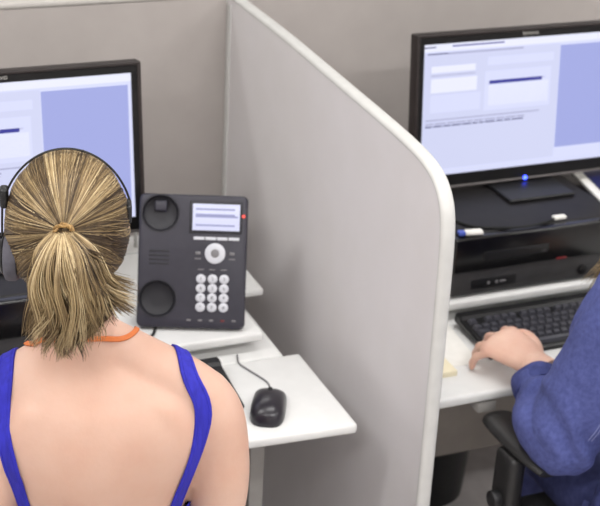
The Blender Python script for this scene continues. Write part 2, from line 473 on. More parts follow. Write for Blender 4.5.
kb = make_keyboard('black keyboard under the hand of the person in denim'); place(kb, .507, -.748, DZ+.0055, 0); kb.rotation_euler = (R(4.2), 0, 0)
k2 = copy_tree(kb); place(k2, -.490, -.772, DZ+.0055, R(0)); k2.rotation_euler = (R(4.2), 0, 0); k2['label'] = 'black keyboard on the left desk, mostly hidden behind the bare shoulder'

# ------------------------------------------------------------------ desk phone
PW, PH = .216, .267; TILT = R(24)
ph = thing('desk_phone', 'charcoal office desk phone with lit display and no handset', 'phone', (-.389, -.567, RZ), math.atan2(-.077, .202))
FM = Matrix.Translation((0, -.004, .009)) @ Matrix.Rotation(R(90)-TILT, 4, 'X')      # face frame: x = width, y = up the face, z = out of the face
def face_box(bm, u0, v0, u1, v1, w0, w1, bev=.001, mi=0, seg=2): box(bm, (u0, v0, w0), (u1, v1, w1), bev, seg, mi, FM)
def rr_ring(bm, x0, y0, x1, y1, r, z, n=6):
    out = []
    for cx, cy, a0 in ((x1-r, y0+r, -90), (x1-r, y1-r, 0), (x0+r, y1-r, 90), (x0+r, y0+r, 180)):
        for k in range(n+1):
            a = R(a0+90*k/n); out.append(bm.verts.new(FM @ V((cx+r*math.cos(a), cy+r*math.sin(a), z))))
    return out
bm = B()
skin_rings(bm, [rr_ring(bm, 0+i, 0+i, PW-i, PH-i, .012, z) for i, z in ((.004, -.022), (0, -.018), (0, -.004), (.0012, -.0015), (.004, 0))])
CUPS = (('ear_cup', .042, .228), ('mouth_cup', .040, .057))
def housing_mesh(bm):
    "the shell with two round hollows cut into its face"
    cut = B(); n = 40
    for nm, u, v in CUPS:
        skin_rings(cut, [[cut.verts.new(FM @ V((u+r_*math.cos(2*math.pi*k/n), v+r_*math.sin(2*math.pi*k/n), w))) for k in range(n)] for r_, w in ((.026, -.0145), (.033, -.011), (.0365, .004))])
    obs = []
    for b in (bm, cut):
        me = bpy.data.meshes.new('tmp'); bmesh.ops.recalc_face_normals(b, faces=b.faces); b.to_mesh(me); b.free()
        o = bpy.data.objects.new('tmp', me); COL.objects.link(o); obs.append(o)
    md = obs[0].modifiers.new('b', 'BOOLEAN'); md.operation = 'DIFFERENCE'; md.object = obs[1]; md.solver = 'EXACT'
    dg = bpy.context.evaluated_depsgraph_get(); dg.update()
    out = bpy.data.meshes.new_from_object(obs[0].evaluated_get(dg))
    for o in obs: bpy.data.objects.remove(o)
    return out
housing = obj('housing', housing_mesh(bm), M['charcoal'], ph)
for nm, u, v in CUPS:
    bm = B(); n = 40
    rings = [[bm.verts.new(FM @ V((u+r_*math.cos(2*math.pi*k/n), v+r_*math.sin(2*math.pi*k/n), w))) for k in range(n)] for r_, w in ((.0385, .0004), (.038, .0016), (.0362, .0014), (.0325, -.0102), (.0255, -.0137), (.012, -.0142))]
    skin_rings(bm, rings, caps=False); bm.faces.new(rings[-1]); c = obj(nm, bm, M['phone_dark'], ph)
    if nm == 'ear_cup':
        bm = B(); face_box(bm, u-.013, v+.004, u+.013, v+.026, -.0138, -.003, .004, seg=3); obj('handset_hook', bm, M['charcoal'], c)
bm = B()
for k in range(4): face_box(bm, .022, .126+k*.0085, .062, .1295+k*.0085, -.0002, .0009, .0006)
obj('speaker_grille', bm, M['phone_dark'], ph)
bm = B(); face_box(bm, .100, .191, .205, .2545, -.0005, .0022, .003, seg=3); fr = obj('display_frame', bm, M['phone_dark'], ph)
bm = B(); face_box(bm, .106, .1965, .200, .2495, .0015, .0026, .0003)
for v in (.237, .226, .2225, .205):
    face_box(bm, .112, v, .19 if v != .2225 else .196, v+.0035, .0026, .0028, 0, 1)
obj('display', bm, [M['lcd'], M['lcdt']], ph, label='lit pale blue display')
for k in range(4):
    bm = B(); face_box(bm, .109+k*.0232, .1775, .1305+k*.0232, .1835, .0, .002, .0008); obj('soft_key', bm, M['pale_key'], ph)
bm = B(); n = 36
skin_rings(bm, [[bm.verts.new(FM @ V((.1527+r_*math.cos(2*math.pi*k/n), .151+r_*math.sin(2*math.pi*k/n), w))) for k in range(n)] for r_, w in ((.0205, 0), (.0205, .002), (.019, .003), (.009, .0024))])
ringo = obj('navigation_ring', bm, M['pale_key'], ph)
bm = B(); skin_rings(bm, [[bm.verts.new(FM @ V((.1527+r_*math.cos(2*math.pi*k/n), .151+r_*math.sin(2*math.pi*k/n), w))) for k in range(n)] for r_, w in ((.0085, .002), (.0085, .0034), (.007, .0038))])
obj('ok_button', bm, M['cable'], ringo)
for u in (.1187, .1869):
    bm = B(); face_box(bm, u-.005, .148, u+.005, .154, 0, .002, .001); obj('function_button', bm, M['cable'], ph)
    bm = B(); face_box(bm, u-.006, .1385, u+.006, .141, 0, .0008, .0003); obj('button_caption', bm, M['cable'], ph)
for k in range(3):
    bm = B(); face_box(bm, .119+k*.023, .117, .131+k*.023, .1195, 0, .0012, .0004); obj('line_button', bm, M['cable'], ph)
for r_ in range(4):
    for c in range(3):
        u, v = .1262+c*.0231, .043+r_*.0189
        bm = B(); n = 20
        skin_rings(bm, [[bm.verts.new(FM @ V((u+q*math.cos(2*math.pi*k/n), v+q*.95*math.sin(2*math.pi*k/n), w))) for k in range(n)] for q, w in ((.0098, 0), (.0098, .0025), (.0085, .0036), (.004, .004))])
        kk = obj('dial_key', bm, M['pale_key'], ph)
        me = text_mesh('123456789*0#'[(3-r_)*3+c], .009, .0002, FM @ Matrix.Translation((u, v, .0041)))
        obj('digit', me, M['phone_dark'], kk, smooth=False)
for k in range(5):
    bm = B(); face_box(bm, .1+k*.0225, .0145, .108+k*.0225, .0185, 0, .001, .0004); obj('feature_button', bm, M['cable' if k != 3 else 'e_redd'], ph)
bm = B(); ellipsoid(bm, FM @ V((.2075, .2265, .0008)), (.0035, .0025, .0035), 14, 10); obj('message_light', bm, M['e_red'], ph, label='lit red message light')
bm = B()
for s in (.03, PW-.03):
    rings = [[bm.verts.new((s+x, y, z)) for y, z in ((.022, .0), (.056, 0), (.066, .02), (.092, .15), (.075, .15))] for x in (-.009, .009)]
    skin_rings(bm, rings)
obj('stand', bm, M['charcoal'], ph)
bm = B(); tube(bm, [(.05, .03, .02), (.04, .012, .005), (.03, -.035, .0032), (-.01, -.06, .0032), (-.07, -.06, .0032)], .0028, 8, 24); obj('cord', bm, M['rubber'], ph)

# thin pale rod standing behind the phone
bm = B(); tube(bm, [(-.287, -.225, RZ), (-.287, -.225, 1.0), (-.283, -.222, 1.045)], .004, 8, 12)
tag(obj('antenna_rod', bm, M['white_edge'], smooth='all'), 'thin pale upright rod behind the desk phone', 'rod')

# ------------------------------------------------------------------ mouse
ms = thing('computer_mouse', 'black computer mouse on the left desk tray', 'mouse', (-.222, -.868, DZ), R(-27))
bm = B(); n = 28; rings = []
for t_, w, h in smooth_path([(-.0585, .006, .004), (-.057, .015, .013), (-.050, .025, .026), (-.034, .0315, .036), (-.008, .033, .0395), (.020, .0325, .035), (.042, .031, .026), (.054, .027, .017), (.058, .018, .010)], 40):
    rings.append([bm.verts.new((w*math.copysign(abs(math.cos(a))**.8, math.cos(a)), t_, max(.0006, .004*(1 if math.sin(a) >= 0 else 0)+(h-.004)*max(0, math.sin(a))**.8))) for a in (2*math.pi*k/n for k in range(n))])
skin_rings(bm, rings); obj('mouse_shell', bm, mat('mouse_black', (34, 30, 38), .3, (30, 27, 34), 40), ms, smooth='all')
bm = B(); box(bm, (-.0007, .006, .030), (.0007, .034, .0335), .0003)
obj('button_gap', bm, M['rubber'], ms)
bm = B(); cyl(bm, (-.004, .024, .028), (.004, .024, .028), .0095, n=20, bev=.002); obj('scroll_wheel', bm, M['rubber'], ms)
bm = B(); tube(bm, [(0, .050, .006), (-.002, .066, .003), (-.010, .10, .0018), (-.032, .125, .0018), (-.058, .150, .0018), (-.075, .17, .0018), (-.082, .20, .003)], .0019, 8, 36); obj('mouse_cable', bm, M['cable'], ms)

# ------------------------------------------------------------------ small things on the right desk
bm = B(); box(bm, (.150, -.86, DZ), (.186, -.80, DZ+.012), .001); tag(obj('sticky_note_pad', bm, M['cream']), 'small cream note pad on the right tray beside the divider', 'note pad')
bm = B(); box(bm, (-.06, -.09, 0), (.06, .09, .0012), .0003, 1)
o = tag(obj('paper_sheet', bm, M['paper']), 'white paper sheet left of the right-hand keyboard', 'paper'); o.location = (.205, -.735, DZ); o.rotation_euler = (0, 0, R(-6))
bm = B(); box(bm, (-.1, -.14, 0), (.1, .14, .006), .001)
o = tag(obj('paper_stack', bm, M['paper']), 'white paper stack on the black computer beside the monitor stand', 'paper'); o.location = (.833, -.455, RZ+PCH-.014); o.rotation_euler = (0, 0, R(-11.5))
# paper stack rests on a low black box beside the computer
st = thing('black_box', 'low black box beside the right-hand computer', 'box', (.845, -.43, RZ))
bm = B(); box(bm, (-.125, -.18, 0), (.125, .17, PCH-.026), .004); obj('box_body', bm, M['black'], st)
bm = B(); box(bm, (-.127, -.182, PCH-.026), (.127, .172, PCH-.014), .003); obj('lid', bm, M['black_gloss'], st)
bm = B(); box(bm, (-.1, -.14, 0), (.1, .14, .004), .001)
o = tag(obj('folder', bm, mat('navy_folder', (30, 34, 84), .5)), 'dark blue folder on the white paper stack beside the right-hand monitor', 'folder'); o.location = (.856, -.450, RZ+PCH-.0078); o.rotation_euler = (0, 0, R(-11.5))
us = thing('memory_stick', 'white and blue memory stick at the front left edge of the computer', 'memory stick', (.322, -.628, RZ+PCH), R(-8))
bm = B(); box(bm, (-.012, -.009, 0), (.028, .009, .010), .004, 3); obj('body', bm, M['paper'], us)
bm = B(); box(bm, (-.027, -.008, .0005), (-.012, .008, .009), .002); obj('cap', bm, M['blue_plastic'], us, label='blue cap')
cb = thing('loose_cable', 'black cable with pale plug curving across the right-hand computer', 'cable', (.44, -.612, RZ+PCH))
bm = B(); tube(bm, [(-.12, .06, .003), (-.09, .01, .003), (0, -.02, .003), (.07, -.012, .003), (.10, .0, .003)], .003, 8, 24); obj('cable', bm, M['rubber'], cb)
bm = B(); box(bm, (.098, -.006, .0005), (.128, .008, .008), .002); obj('plug', bm, M['paper'], cb, label='pale plug')
wb = thing('waste_bin', 'black waste bin on the floor under the right desk', 'bin', (.462, -.285, 0))
bm = B(); n = 32
skin_rings(bm, [[bm.verts.new((r_*math.cos(2*math.pi*k/n), r_*math.sin(2*math.pi*k/n), z)) for k in range(n)] for r_, z in ((.105, 0), (.11, .004), (.13, .29), (.126, .29), (.106, .012))]); obj('bin_body', bm, M['black'], wb)
bm = B(); skin_rings(bm, [[bm.verts.new((r_*math.cos(2*math.pi*k/n), r_*math.sin(2*math.pi*k/n), z)) for k in range(n)] for r_, z in ((.1295, .279), (.135, .281), (.135, .294), (.126, .294), (.1255, .279))], caps=False); obj('rim', bm, M['black_gloss'], wb)

# ------------------------------------------------------------------ office chairs
def make_chair(label, arms=True):
    t = thing('office_chair', label, 'chair', (0, 0, 0), 0, 'black office chairs')
    bm = B(); box(bm, (-.23, -.22, .40), (.23, .25, .455), .024, 5); obj('seat', bm, M['chair_fabric'], t)
    bm = B(); box(bm, (-.18, -.275, .53), (.18, -.235, .74), .018, 5); bk = obj('backrest', bm, M['chair_fabric'], t)
    bm = B(); tube(bm, [(0, -.1, .385), (0, -.26, .39), (0, -.295, .48), (0, -.285, .64)], .018, 10, 16); obj('back_bracket', bm, M['chair_plastic'], t)
    for s in ((-1, 1) if arms else ()):
        bm = B(); tube(bm, [(s*.262, .05, .645, .026), (s*.262, .09, .648, .036), (s*.262, .16, .65, .042), (s*.262, .235, .65, .04), (s*.262, .262, .645, .024)], .04, 16, 24, squash=.36, side=(1, 0, 0))
        a = obj('armrest', bm, M['chair_plastic'], t)
        bm = B(); box(bm, (s*.292-.018, .11, .39), (s*.292+.018, .175, .64), .012, 3); box(bm, (min(s*.12, s*.31), .11, .375), (max(s*.12, s*.31), .175, .395), .006)
        obj('armrest_post', bm, M['chair_plastic'], a)
        bm = B(); cyl(bm, (s*.308, .14, .54), (s*.328, .14, .54), .018, n=16, bev=.003); obj('height_knob', bm, M['black'], a)
    bm = B(); cyl(bm, (0, 0, .06), (0, 0, .38), .028, n=20); cyl(bm, (0, 0, .36), (0, 0, .40), .09, .12, n=20); obj('gas_lift', bm, M['black_gloss'], t)
    for k in range(5):
        a = 2*math.pi*k/5+.3; c, s = math.cos(a), math.sin(a)
        bm = B(); tube(bm, [(0, 0, .10, .03), (c*.15, s*.15, .095, .025), (c*.28, s*.28, .075, .018)], .02, 10, 8); lg = obj('leg', bm, M['chair_plastic'], t)
        bm = B()
        for e in (-1, 1): cyl(bm, (c*.28-s*.012*e, s*.28+c*.012*e, .028), (c*.28-s*.026*e, s*.28+c*.026*e, .028), .028, n=18, bev=.004)
        cyl(bm, (c*.28, s*.28, .02), (c*.28, s*.28, .07), .008, n=10); cyl(bm, (c*.28-s*.02, s*.28+c*.02, .028), (c*.28+s*.02, s*.28-c*.02, .028), .006, n=10)
        obj('caster', bm, M['rubber'], lg)
    return t
ch = make_chair('black office chair with armrest under the elbow of the person in denim'); place(ch, .492, -1.205, 0)

# ------------------------------------------------------------------ people
def hand(bm, wrist, d, s, n, curl=(18, 45, 65), spread=1.0, scale=1.0, thumb_bend=0.0):
    d = V(d).normalized(); s = V(s); s = (s-d*s.dot(d)).normalized(); n = V(n); n = (n - d*n.dot(d) - s*n.dot(s)).normalized()
    k = scale; W = V(wrist)
    def P(a, b, c): return W + d*a*k + s*b*k + n*c*k
    rings = []
    for a, b, c, rs, rn in smooth_path([(-.03, 0, 0, .026, .020), (0, 0, 0, .027, .0195), (.025, .002, .001, .034, .018), (.055, .001, .003, .040, .0165), (.08, 0, .004, .0405, .014), (.094, 0, .002, .037, .0105)], 16):
        rings.append([bm.verts.new(P(a, b, c) + (s*math.cos(q)*rs + n*math.sin(q)*rn)*k) for q in (2*math.pi*j/18 for j in range(18))])
    skin_rings(bm, rings)
    tips = []
    for off, base, L, rad, fan in ((.0315, .084, .074, .0088, 7), (.0108, .090, .082, .0090, 1.5), (-.0105, .086, .076, .0086, -4), (-.0305, .076, .060, .0078, -10)):
        p = P(base-.012, off, .003); pts = [tuple(p) + (rad*1.08*k,)]
        ang = 0; fr = math.radians(fan*spread)
        f = d*math.cos(fr) + s*math.sin(fr)
        for seg, c in zip((.012/L*1.0, .46, .30, .24), (4,) + tuple(curl)):
            ang = R(c); dr = f*math.cos(ang) - n*math.sin(ang)
            p0 = p; p = p + dr*seg*L*k
            pts.append(tuple(p0.lerp(p, .5)) + (rad*.96*k,)); pts.append(tuple(p) + (rad*k,))
            rad *= .93
        pts[-1] = pts[-1][:3] + (rad*.72*k,)
        tube(bm, pts, rad, 12, 26); tips.append(p)
    th = [tuple(P(.008, .012, -.002)) + (.014*k,), tuple(P(.032, .034, -.006)) + (.0145*k,), tuple(P(.060, .050, -.010)) + (.0112*k,), tuple(P(.078, .052-.006*thumb_bend, -.013)) + (.0105*k,), tuple(P(.098, .049-.014*thumb_bend, -.018)) + (.007*k,)]
    tube(bm, th, .01, 12, 18)
    return tips

def head(bm, c, tilt=0):
    c = V(c); T = Matrix.Rotation(tilt, 3, 'X')
    def p(x, y, z): return c + T @ V((x, y, z))
    ellipsoid(bm, p(0, -.008, .018), (.076, .094, .098), mtx=T)
    ellipsoid(bm, p(0, .022, -.035), (.062, .066, .078), mtx=T)
    ellipsoid(bm, p(0, .055, -.085), (.033, .034, .030), mtx=T)      # chin
    ellipsoid(bm, p(0, .083, .022), (.045, .016, .016), mtx=T)       # brow
    tube(bm, [tuple(p(0, .088, .022))+(.009,), tuple(p(0, .100, -.005))+(.010,), tuple(p(0, .109, -.022))+(.0125,), tuple(p(0, .092, -.034))+(.010,)], .01, 10, 10)
    for s in (-1, 1):
        ellipsoid(bm, p(s*.012, .093, -.028), (.008, .010, .007), mtx=T)
        ellipsoid(bm, p(s*.040, .066, -.018), (.022, .022, .018), mtx=T)   # cheek
        tube(bm, [tuple(p(s*.074, -.002, .028)), tuple(p(s*.080, -.012, .030)), tuple(p(s*.081, -.020, .014)), tuple(p(s*.079, -.014, -.008)), tuple(p(s*.076, -.002, -.028))], .0085, 10, 18)
        ellipsoid(bm, p(s*.075, -.008, .004), (.007, .012, .022), mtx=T)
    ellipsoid(bm, p(0, .086, -.058), (.022, .014, .010), mtx=T)
    return p
def face_parts(p, root):
    for s in (-1, 1):
        bm = B(); ellipsoid(bm, p(s*.031, .083, .004), (.0125, .0105, .0085), 16, 12); e = obj('eye', bm, M['eye'], root, smooth='all')
        bm = B(); ellipsoid(bm, p(s*.031, .0925, .004), (.0055, .003, .0055), 14, 10); obj('iris', bm, M['iris'], e, smooth='all')
        bm = B(); tube(bm, [tuple(p(s*.014, .0985, .024)), tuple(p(s*.032, .097, .029)), tuple(p(s*.048, .085, .024))], .0028, 8, 10); obj('eyebrow', bm, M['h0'], root)
    bm = B(); tube(bm, [tuple(p(-.022, .091, -.057))+(.002,), tuple(p(-.008, .0995, -.055))+(.0042,), tuple(p(.008, .0995, -.055))+(.0042,), tuple(p(.022, .091, -.057))+(.002,)], .004, 8, 14); obj('lips', bm, M['lip'], root)

def strands_mesh(strands):
    "strands: list of (points, radius, material index) -> one mesh of thin tapering tubes"
    vs, fs, mi = [], [], []
    for pts, r, m in strands:
        b0 = len(vs); n = len(pts); x = None
        for i, p in enumerate(pts):
            d = (pts[min(i+1, n-1)]-pts[max(i-1, 0)])
            d = d.normalized() if d.length > 1e-9 else V((0, 0, 1))
            x = d.orthogonal() if x is None else x
            x = x-d*x.dot(d); x = x.normalized() if x.length > 1e-6 else d.orthogonal().normalized()
            y = d.cross(x); t = i/(n-1); q = r*(1-.75*max(0, (t-.7)/.3))
            for a in (0, 2.094, 4.189): vs.append(p + (x*math.cos(a)+y*math.sin(a))*q)
        for i in range(n-1):
            for k in range(3):
                a = b0+i*3+k; b = b0+i*3+(k+1) % 3
                fs.append((a, b, b+3, a+3)); mi.append(m)
    me = bpy.data.meshes.new('hair'); me.from_pydata(vs, [], fs); me.polygons.foreach_set('material_index', mi); me.update()
    return me
HAIR = [M[k] for k in ('h0', 'h1', 'h2', 'h3', 'h4')]

# ---- woman with ponytail -------------------------------------------------
ANG = R(15)
wm = thing('person', 'person seen from behind in royal blue tank top with blond ponytail', 'person', (-.675, -1.25, 0), -ANG)
ox = .012
HC = V((-.018, .078, 1.257))
bm = B()
loft(bm, [(.02, .10, .44, .17, .12), (.02, .10, .52, .185, .13), (.02, .105, .62, .165, .118), (.022, .105, .70, .146, .108), (.024, .10, .77, .130, .106), (.026, .096, .83, .142, .108), (.026, .094, .89, .162, .110),
          (.026, .092, .94, .171, .106), (.022, .090, .985, .160, .095), (.014, .088, 1.015, .132, .080), (.006, .085, 1.042, .095, .066), (-.002, .082, 1.068, .068, .057), (-.006, .08, 1.10, .056, .053), (-.010, .08, 1.15, .053, .053), (-.014, .085, 1.21, .053, .055)], sub=44)
for s, o_ in ((1, 0), (-1, 0)):
    c0 = .018
    tube(bm, [(c0+s*.01-.01, .082, 1.078, .044), (c0+s*.08, .082, 1.030, .045), (c0+s*.132, .082, .997, .047), (c0+s*.158, .082, .972, .05)], .05, 16, 14)   # trapezius
    tube(bm, [(c0+s*.150, .085, .982, .050), (c0+s*.173, .085, .942, .0535), (c0+s*.185, .082, .885, .0515), (c0+s*.190, .075, .825, .048), (c0+s*.188, .072, .765, .041), (c0+s*.18, .10, .735, .038),
              (c0+s*.155, .17, .735, .037), (c0+s*.13, .24, .738, .030), (c0+s*.115, .31, .742, .024)], .05, 18, 34)
    for q in (0,):   # shoulder blade and chest
        ellipsoid(bm, (c0+s*.128, .070, .955), (.052, .048, .048))
        ellipsoid(bm, (c0+s*.082, .020, .935), (.055, .018, .075))
        ellipsoid(bm, (c0+s*.075, .165, .90), (.07, .055, .065))
    hd = V((-s*.30, .93, -.10)); hs = V((-s, 0, 0))
    wrist = V((c0+s*.112, .318, .742))
    hand(bm, wrist, hd, hs, (0, 0, 1), (20, 40, 58), scale=.92)
ellipsoid(bm, (-.122, .07, .85), (.03, .05, .10))
p = head(bm, HC, R(-4))
body = remesh(bm, .0045, 20)
wbody = obj('body', body, M['skin'], wm, smooth='all')
face_parts(p, wm)
BV = bvh_of(body)
def on_back(r, z, frm=-1):
    h = BV.ray_cast(V((r, -1 if frm < 0 else 1.5, z)), V((0, 1 if frm < 0 else -1, 0)))
    return h[0], h[1]
def strap(name, back, top, front):
    P, N = [], []
    for r, z in smooth_path(back, 16):
        a, n = on_back(r, z); P.append(a); N.append(n)
    for r, f in smooth_path(top, 10)[1:-1]:
        h = BV.ray_cast(V((r, f, 1.6)), V((0, 0, -1)))
        if h[0] is None: continue
        P.append(h[0]); N.append(h[1])
    for r, z in smooth_path(front, 12):
        a, n = on_back(r, z, 1); P.append(a); N.append(n)
    # relax
    for _ in range(3):
        P = [P[0]] + [(P[i-1]+P[i]*2+P[i+1])/4 for i in range(1, len(P)-1)] + [P[-1]]
        N = [N[0]] + [((N[i-1]+N[i]*2+N[i+1])/4).normalized() for i in range(1, len(N)-1)] + [N[-1]]
    P = [BV.find_nearest(a)[0] + n*.0012 for a, n in zip(P, N)]
    bm = B(); ribbon(bm, P, N, .027, .0032)
    bm2 = B()
    st = obj(name, bm, M['blue'], wm, smooth=60)
    for e in (-1, 1):
        b2 = B(); Q = []
        for i, a in enumerate(P):
            d = (P[min(i+1, len(P)-1)]-P[max(i-1, 0)]).normalized(); Q.append(tuple(a + d.cross(N[i]).normalized()*e*.0085 + N[i]*.003))
        tube(b2, Q, .0009, 6); obj('strap_seam', b2, M['blue'], st)
strap('shoulder_strap', [(.120, .76), (.140, .835), (.157, .885), (.1725, .940), (.178, .985), (.166, 1.015)], [(.155, .04), (.147, .085), (.138, .13)], [(.13, .98), (.115, .95), (.10, .92), (.095, .86)])
strap('shoulder_strap', [(-.07, .76), (-.092, .835), (-.101, .885), (-.111, .940), (-.1185, .985), (-.117, 1.015)], [(-.112, .04), (-.108, .085), (-.102, .13)], [(-.095, .98), (-.085, .95), (-.07, .92), (-.065, .86)])
# tank top body: shell over the torso with a low scooped back
def shell(name, rings_z, m, root, off, n=72):
    bm = B(); rings = []
    for ztop_f in rings_z:
        ring = []
        for k in range(n):
            a = 2*math.pi*k/n
            z = ztop_f(a)
            o_ = V((.023, .1, z)) + V((math.cos(a), math.sin(a), 0))*.6
            h = None; org = V((.023, .1, z)); dr = V((math.cos(a), math.sin(a), 0))
            # outermost torso surface, limited so arms are skipped
            h = BV.ray_cast(org, dr, .19)
            q = h[0] if h[0] else org + dr*.14
            if (q-org).length > .14 and abs(dr.x) > .8 and z > .72: q = org + dr*.138
            ring.append(bm.verts.new(q + dr*off))
        rings.append(ring)
    skin_rings(bm, rings, caps=False)
    me = bpy.data.meshes.new(name); bmesh.ops.recalc_face_normals(bm, faces=bm.faces); bm.to_mesh(me); bm.free()
    o = obj(name, me, m, root, smooth='all')
    md = o.modifiers.new('thickness', 'SOLIDIFY'); md.thickness = .002; md.offset = 1
    return o
def ztop(a):      # a = 90 deg is the front; back scoop low, sides below the armpit
    s = math.sin(a)
    return .775 + (.105*max(0, s) if s > 0 else 0) + .025*abs(math.cos(a))
shell('tank_top', [(lambda a, f=f: .54 + (ztop(a)-.54)*f) for f in [i/14 for i in range(15)]], M['blue'], wm, .008)
# orange cord round the neck
P, N = [], []
half = [(0, .020, 1.112), (.036, .030, 1.108), (.068, .060, 1.092), (.080, .100, 1.072), (.070, .140, 1.045), (.045, .180, .985), (.006, .200, .94)]
loop = [(-.006-x, y, z) for x, y, z in half[:0:-1]] + [(-.006+x, y, z) for x, y, z in half]
for q in smooth_path(loop, 70):
    a, n_, _, _ = BV.find_nearest(V(q)); P.append(a+n_*.002); N.append(n_)
for _ in range(2):
    P = [P[0]] + [(P[i-1]+P[i]*2+P[i+1])/4 for i in range(1, len(P)-1)] + [P[-1]]
    N = [N[0]] + [(N[i-1]+N[i]*2+N[i+1]).normalized() for i in range(1, len(N)-1)] + [N[-1]]
bm = B(); ribbon(bm, P, N, .008, .0022); obj('neck_cord', bm, M['orange'], wm, smooth=60, label='orange cord around the neck')
# trousers and shoes
def legs(root, hip, knee_f, spread, m, shoes=True, cx=0, top=.50):
    bm = B()
    loft(bm, [(cx, hip, .45, .185, .14), (cx, hip, .50, .202, .152), (cx, hip, .56, .192, .144), (cx, hip, .60, .186, .138)], n=28)
    for s in (-1, 1):
        tube(bm, [(cx+s*.09, hip, top, .095), (cx+s*(.09+spread*.5), hip+knee_f*.55, top+.01, .082), (cx+s*(.09+spread), hip+knee_f, top-.01, .062), (cx+s*(.09+spread), hip+knee_f+.03, top-.09, .06), (cx+s*(.09+spread), hip+knee_f+.02, .30, .056), (cx+s*(.09+spread), hip+knee_f, .10, .048)], .06, 18, 30)
    obj('trousers', remesh(bm, .009, 5), m, root, smooth='all')
    for s in (-1, 1):
        bm = B(); x = cx+s*(.09+spread); y = hip+knee_f
        tube(bm, [(x, y-.05, .035, .032), (x, y+.02, .045, .042), (x, y+.10, .036, .040), (x, y+.17, .028, .030), (x, y+.19, .024, .014)], .04, 16, 20, squash=.8, side=(1, 0, 0))
        for v in bm.verts: v.co.z = max(v.co.z, .002)
        obj('shoe', bm, M['shoe'], root, smooth='all')
legs(wm, .10, .42, .03, M['trousers'], cx=.02)

# hair: cap plus combed strands running to the tie
TIE = V((-.021, -.030, 1.306))
RXH, RYH, RZH = .0865, .105, .111
HO = HC + V((0, -.008, .010))
t0 = V(((TIE.x-HO.x)/RXH, (TIE.y-HO.y)/RYH, (TIE.z-HO.z)/RZH)).normalized()
e1 = V((1, 0, 0)); e1 = (e1 - t0*e1.dot(t0)).normalized(); e2 = t0.cross(e1)
if e2.z < 0: e2 = -e2
def hair_pos(phi, th, lift):
    d = t0*math.cos(th) + (e1*math.cos(phi)+e2*math.sin(phi))*math.sin(th)
    k = 1+lift
    return HO + V((d.x*RXH*k, d.y*RYH*k, d.z*RZH*k))
def th_max(phi):
    s = math.sin(phi)
    if s > 0: return R(98 + 28*s**.8)
    return R(98 - 38*(-s)**.7)
def ridge(phi, th): return .020*noise.noise(V((math.cos(phi)*4.2, math.sin(phi)*4.2, th*.5))) + .012*noise.noise(V((math.cos(phi)*13, math.sin(phi)*13, th*.8+5)))
bm = B(); n = 120; rings = []
for j in range(22):
    rings.append([bm.verts.new(hair_pos(2*math.pi*k/n, .03 + (th_max(2*math.pi*k/n)-.03)*j/21, (-.012+ridge(2*math.pi*k/n, .5)) if j < 20 else -.05)) for k in range(n)])
skin_rings(bm, rings, caps=False); bm.faces.new(rings[0])
hair = obj('hair', bm, M['h1'], wm, smooth='all')
random.seed(11)
def shade(phi, th):
    v = .44 + .45*noise.noise(V((math.cos(phi)*5, math.sin(phi)*5, th*1.2+2))) + .55*noise.noise(V((math.cos(phi)*15, math.sin(phi)*15, 7.7))) + random.gauss(0, .16) - .15*max(0, -math.sin(phi)) + .1*max(0, math.sin(phi))**6
    return max(0, min(4, int(v*5)))
ST = []
for i in range(3000):
    phi = random.uniform(0, 2*math.pi); tm = th_max(phi)*random.uniform(.94, 1.0) if random.random() < .72 else th_max(phi)*random.uniform(.4, .9)
    dphi = random.gauss(0, .05); lift0 = random.uniform(-.004, .014)
    m_ = shade(phi, 1); pts = []
    for k in range(15):
        u = k/14; th = tm*(1-u)+.07*u
        pts.append(hair_pos(phi+dphi*math.sin(u*3.1), th, ridge(phi, .5)+lift0+.004*math.sin(u*3.14)))
    if tm < th_max(phi)*.92: pts[0] = hair_pos(phi, tm, -.01)
    ST.append((pts, random.uniform(.0006, .00105), m_))
# stray hairs
for i in range(70):
    phi = random.uniform(0, 2*math.pi); tm = th_max(phi)*random.uniform(.6, 1.0); pts = []
    am = random.uniform(.01, .035)
    for k in range(12):
        u = k/11; pts.append(hair_pos(phi+random.gauss(0, .004)+.15*u*u, tm*(1-u)+.5*u, .01+am*math.sin(u*3.14)))
    ST.append((pts, .0004, random.choice((1, 2, 3))))
obj('combed_strands', strands_mesh(ST), HAIR, hair, smooth='all', label='streaked blond strands combed back')
